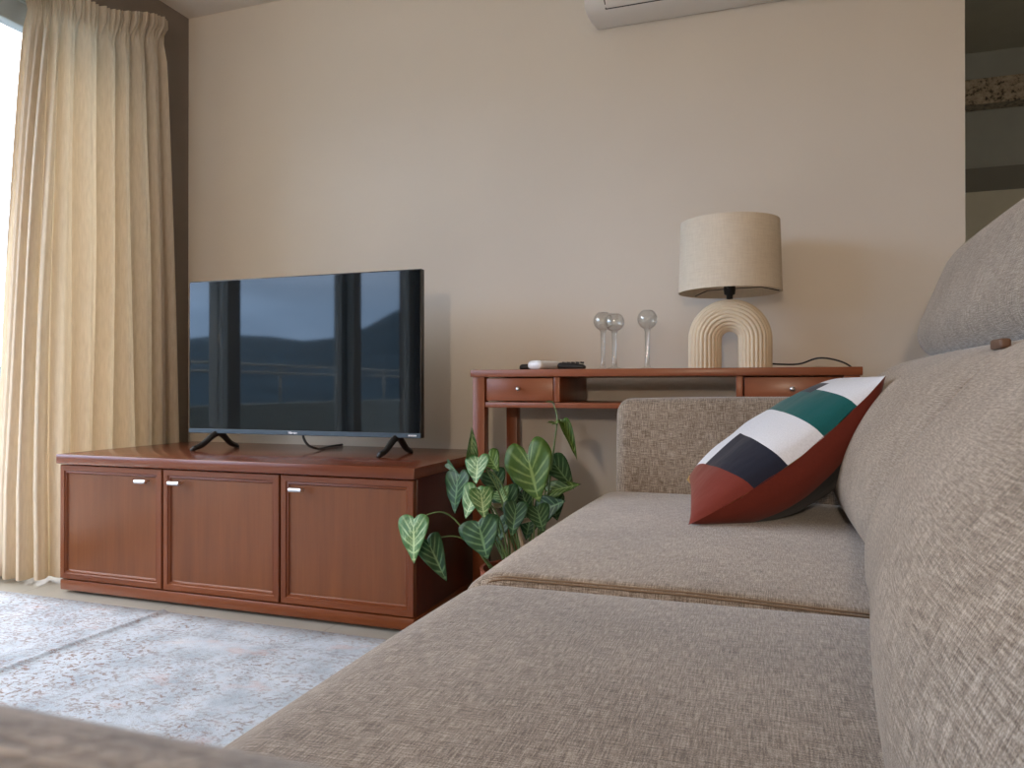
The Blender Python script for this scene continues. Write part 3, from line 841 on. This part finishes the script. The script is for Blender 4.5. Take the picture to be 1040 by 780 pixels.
# ------------------------------------------------------------------ plant
PX, PY = -.645, 1.94
plant = thing('potted_plant', 'variegated arrowhead plant in a terracotta pot beside the cabinet', 'plant', (PX, PY, 0))
pw = plant.location
bm = B(); lathe(bm, [(0, 0), (.075, 0), (.080, .01), (.100, .165), (.108, .17), (.110, .20), (.102, .20), (.098, .175), (.092, .175), (.09, .18)], 40)
auto(obj('pot', bm, M['terracotta'], plant), 40)
bm = B(); lathe(bm, [(0, .190), (.06, .188), (.092, .180)], 32); obj('soil', bm, M['soil'], plant)
OUT = spline([(-.02, .012, 0), (-.13, .06, 0), (-.21, .17, 0), (-.16, .29, 0), (0, .37, 0), (.2, .37, 0), (.45, .29, 0), (.7, .17, 0), (.88, .07, 0), (1.0, .0, 0)], 4)
def leaf(base, tip, mat, width=1.0, face=(0, -1, .35), fold=.25, curl=.15, lobes=1.0):
    base, tip = Vector(base), Vector(tip)
    ax = tip - base; Ln = ax.length; ax.normalize()
    nf = Vector(face); nf -= ax * nf.dot(ax); nf.normalize(); sd = nf.cross(ax)
    bm = B(); uvl = bm.loops.layers.uv.new('uv')
    NR = len(OUT) - 1; K = 5
    def P(s, l):
        a = max(0, s)
        z = abs(l) * fold - curl * (a ** 2) * .8 - curl * .4 * l * l * 4 + .012 * math.sin(9 * s + l * 14)
        return base + ax * (s * Ln) + sd * (l * Ln * width) + nf * (z * Ln)
    cols = {}
    for sg in (1, -1):
        rows = []
        for i in range(NR + 1):
            m = i / NR; E = OUT[i]
            ex = E[0] * (lobes if E[0] < 0 else 1)
            row = []
            for k in range(K + 1):
                f = k / K
                s = m + (ex - m) * (f ** 1.1); l = sg * E[1] * f
                if k == 0:
                    if (i, 0) not in cols: cols[(i, 0)] = bm.verts.new(P(m, 0))
                    row.append(cols[(i, 0)])
                else: row.append(bm.verts.new(P(s, l)))
            rows.append(row)
        for i in range(NR):
            for k in range(K):
                q = [(i, k), (i + 1, k), (i + 1, k + 1), (i, k + 1)]
                if sg < 0: q.reverse()
                try: f = bm.faces.new([rows[a][c] for a, c in q])
                except ValueError: continue
                for l, (a, c) in zip(f.loops, q): l[uvl].uv = (a / NR, c / K)
    bmesh.ops.recalc_face_normals(bm, faces=bm.faces)
    # thickness
    r = bmesh.ops.solidify(bm, geom=bm.faces[:], thickness=.0006)
    shift(bm, -pw)
    return obj('leaf', bm, mat, plant)
def stem(p0, p1, bow=(0, 0, .05), r=.003, m='stem', name='stem'):
    p0, p1 = Vector(p0), Vector(p1)
    pts = spline([p0, p0.lerp(p1, .45) + Vector(bow), p1], 8)
    bm = B(); tube(bm, pts, [r * (1.25 - .5 * k / (len(pts) - 1)) for k in range(len(pts))], 8); shift(bm, -pw)
    return obj(name, bm, M[m], plant)
root = Vector((PX, PY, .195))
D, G, Pl = M['leaf_dark'], M['leaf_mid'], M['leaf_pale']
# base px,py ; tip px,py ; y depth ; material ; width ; facing ; fold ; lobes
LV = [
 (536, 462, 546, 510, 1.90, G, 1.15, (-.15, -1, .30), .20, 1.5),
 (486, 465, 482, 491, 1.84, Pl, 1.20, (-.3, -1, .35), .25, 1.0),
 (478, 463, 480, 435, 1.86, Pl, .42, (.8, -1, .1), .6, .5),
 (466, 482, 459, 521, 1.92, D, 1.0, (-.5, -1, .2), .20, 1.0),
 (484, 496, 471, 526, 1.82, Pl, 1.0, (-.3, -1, .5), .25, 1.0),
 (488, 498, 492, 526, 1.80, Pl, .95, (.4, -1, .4), .25, .8),
 (486, 530, 494, 568, 1.79, D, 1.25, (-.1, -1, .45), .18, .8),
 (421, 527, 418, 572, 1.78, Pl, .95, (-.25, -1, .35), .18, .8),
 (434, 548, 453, 590, 1.82, D, .65, (.3, -1, .2), .35, .5),
 (560, 468, 583, 495, 1.98, D, .75, (.4, -1, .6), .35, .8),
 (557, 500, 588, 490, 1.97, G, .6, (.2, -1, .8), .3, .6),
 (548, 520, 572, 508, 1.93, D, 1.0, (.2, -1, .6), .25, .8),
 (496, 462, 506, 478, 1.95, G, 1.0, (.3, -1, .2), .25, .8),
 (512, 498, 520, 526, 1.95, D, 1.1, (0, -1, .4), .25, .8),
 (525, 512, 519, 545, 1.86, D, .9, (-.1, -1, .3), .25, .8),
 (505, 505, 516, 508, 1.97, Pl, 1.4, (0, -1, .3), .2, .6),
 (530, 500, 538, 522, 2.00, D, 1.1, (.1, -1, .3), .2, .8),
 (545, 515, 552, 540, 1.88, D, 1.0, (.3, -1, .5), .25, .8),
 (571, 429, 587, 466, 1.95, G, .30, (.6, -1, .3), .6, .3),
 (564, 430, 556, 428, 1.96, G, .7, (.2, -.6, 1), .2, .5),
 (564, 429, 572, 427, 1.96, G, .7, (-.2, -.6, 1), .2, .5),
 (562, 409, 555, 407, 1.97, G, .6, (.3, -.6, 1), .2, .4),
 (455, 470, 463, 479, 1.93, D, .5, (-.6, -1, .2), .4, .5),
 (500, 480, 507, 503, 1.99, D, 1.1, (.2, -1, .3), .25, .8),
 (530, 478, 527, 500, 2.01, D, 1.2, (-.2, -1, .3), .25, .8),
 (540, 522, 533, 548, 1.95, D, 1.1, (-.2, -1, .3), .25, .8),
 (508, 525, 506, 552, 1.90, D, 1.1, (-.1, -1, .3), .25, .8),
 (560, 505, 566, 528, 2.00, D, 1.1, (.3, -1, .3), .25, .8),
 (507, 498, 513, 512, 1.92, Pl, 1.2, (.1, -1, .5), .25, .6),
]
for (bx, by, tx, ty, Y, m, w, fc, fo, lo) in LV:
    b0, t0 = at(bx, by, Y), at(tx, ty, Y - .03)
    leaf(b0, t0, m, w * 1.24, fc, fo * .8, .14, lo if m is G else lo * .65)
def st(bx, by, Y, sx=0, sy=0, bow=(0, 0, .05), r=.0026): 
    stem(root + Vector((sx, sy, 0)), at(bx, by, Y), bow, r)
st(536, 462, 1.905, .02, 0, (.01, .02, .03)); st(486, 465, 1.845, -.02, -.01, (.02, -.02, .06)); st(478, 463, 1.865, -.02, 0, (.03, 0, .08))
st(466, 482, 1.925, -.04, 0, (0, 0, .06)); st(484, 496, 1.825, -.03, -.03, (.01, 0, .04)); st(488, 498, 1.805, -.01, -.05, (.01, 0, .04)); st(486, 530, 1.795, 0, -.06, (0, 0, .04))
st(421, 527, 1.785, -.06, -.05, (-.02, -.01, .09), .0022); st(434, 548, 1.825, -.06, -.03, (-.01, 0, .05), .002)
st(560, 468, 1.985, .04, .03, (0, 0, .04)); st(557, 500, 1.975, .05, .02, (0, 0, .04)); st(548, 520, 1.935, .05, 0, (0, 0, .03))
st(512, 498, 1.955, 0, .02, (0, 0, .03)); st(525, 512, 1.865, .01, -.03, (0, 0, .03)); st(530, 500, 2.0, .02, .05, (0, 0, .03)); st(545, 515, 1.885, .04, -.02, (0, 0, .03)); st(496, 462, 1.955, -.01, .02, (0, 0, .03)); st(505, 505, 1.975, 0, .03, (0, 0, .02)); st(455, 470, 1.935, -.04, .01, (-.01, 0, .04))
a0 = at(560, 470, 2.0); stem(root + Vector((.05, .03, 0)), at(566, 428, 1.955), (.0, .0, .02), .003); stem(at(566, 428, 1.955), at(561, 408, 1.97), (.004, 0, 0), .0022); stem(at(566, 428, 1.955), at(571, 429, 1.95), (0, 0, .004), .002)
stem(at(496, 514, 1.9), at(524, 517, 1.98), (0, 0, .004), .007, 'woody', 'woody_stem'); stem(at(523, 531, 1.86), at(556, 526, 1.97), (0, 0, .003), .006, 'woody', 'woody_stem')
stem(root + Vector((.0, .0, -.01)), at(500, 512, 1.9), (0, 0, .01), .006, 'woody', 'woody_stem'); stem(root + Vector((.03, -.02, -.01)), at(525, 530, 1.86), (0, 0, .01), .006, 'woody', 'woody_stem')

# ------------------------------------------------------------------ light
w = bpy.data.worlds.new('daylight'); S.world = w; w.use_nodes = True
nt = w.node_tree; bg = nt.nodes['Background']
tc = nt.nodes.new('ShaderNodeTexCoord'); sp = nt.nodes.new('ShaderNodeSeparateXYZ'); nt.links.new(tc.outputs['Generated'], sp.inputs[0])
rp = nt.nodes.new('ShaderNodeValToRGB'); e = rp.color_ramp.elements
e[0].position = .10; e[0].color = (.50, .76, 1.15, 1); e[1].position = .42; e[1].color = (1.02, 1.0, 1.0, 1)
nt.links.new(sp.outputs[2], rp.inputs[0])
nz = nt.nodes.new('ShaderNodeTexNoise'); nz.inputs['Scale'].default_value = 3.5; nz.inputs['Detail'].default_value = 4
mp = nt.nodes.new('ShaderNodeMapping'); mp.inputs['Scale'].default_value = (1, 1, 4)
nt.links.new(tc.outputs['Generated'], mp.inputs[0]); nt.links.new(mp.outputs[0], nz.inputs[0])
cr = nt.nodes.new('ShaderNodeValToRGB'); ce = cr.color_ramp.elements
ce[0].position = .35; ce[0].color = (.75, .75, .75, 1); ce[1].position = .7; ce[1].color = (1.15, 1.12, 1.1, 1)
nt.links.new(nz.outputs[0], cr.inputs[0])
mx = nt.nodes.new('ShaderNodeMix'); mx.data_type = 'RGBA'; mx.blend_type = 'MULTIPLY'; mx.inputs[0].default_value = 1
nt.links.new(rp.outputs[0], mx.inputs[6]); nt.links.new(cr.outputs[0], mx.inputs[7]); nt.links.new(mx.outputs[2], bg.inputs[0])
bg.inputs[1].default_value = 6.2

pl = bpy.data.lights.new('door_portal', 'AREA'); pl.shape = 'RECTANGLE'; pl.size = 3.3; pl.size_y = 2.1; pl.cycles.is_portal = True
po = bpy.data.objects.new('door_portal', pl); C.objects.link(po); po.location = (-2.84, .68, 1.1); po.rotation_euler = (0, -PI / 2, 0)
# the room's own lamp, behind the viewer
ll = bpy.data.lights.new('room_lamp', 'POINT'); ll.energy = 52; ll.color = (1, .78, .58); ll.shadow_soft_size = .06
lo = bpy.data.objects.new('room_lamp', ll); C.objects.link(lo); lo.location = (-.05, -1.94, 1.2)

# ------------------------------------------------------------------ camera
cd = bpy.data.cameras.new('camera'); cam = bpy.data.objects.new('camera', cd); C.objects.link(cam); S.camera = cam
cd.sensor_width = 36; cd.lens = FPX / 1040 * 36; cd.clip_start = .005; cd.clip_end = 3000
cam.location = EYE; cam.rotation_euler = (PI / 2 + math.atan(3 / FPX), 0, YAW)
cd.dof.use_dof = True; cd.dof.focus_distance = 2.0; cd.dof.aperture_fstop = 36
S.view_settings.view_transform = 'Standard'; S.view_settings.look = 'None'; S.view_settings.gamma = 1; S.view_settings.use_curve_mapping = False
S.view_settings.exposure = .82
S.cycles.use_denoising = True
S.cycles.max_bounces = 10; S.cycles.diffuse_bounces = 6; S.cycles.glossy_bounces = 4; S.cycles.transparent_max_bounces = 16; S.cycles.transmission_bounces = 6
S.cycles.sample_clamp_indirect = 8; S.cycles.caustics_reflective = False; S.cycles.caustics_refractive = False
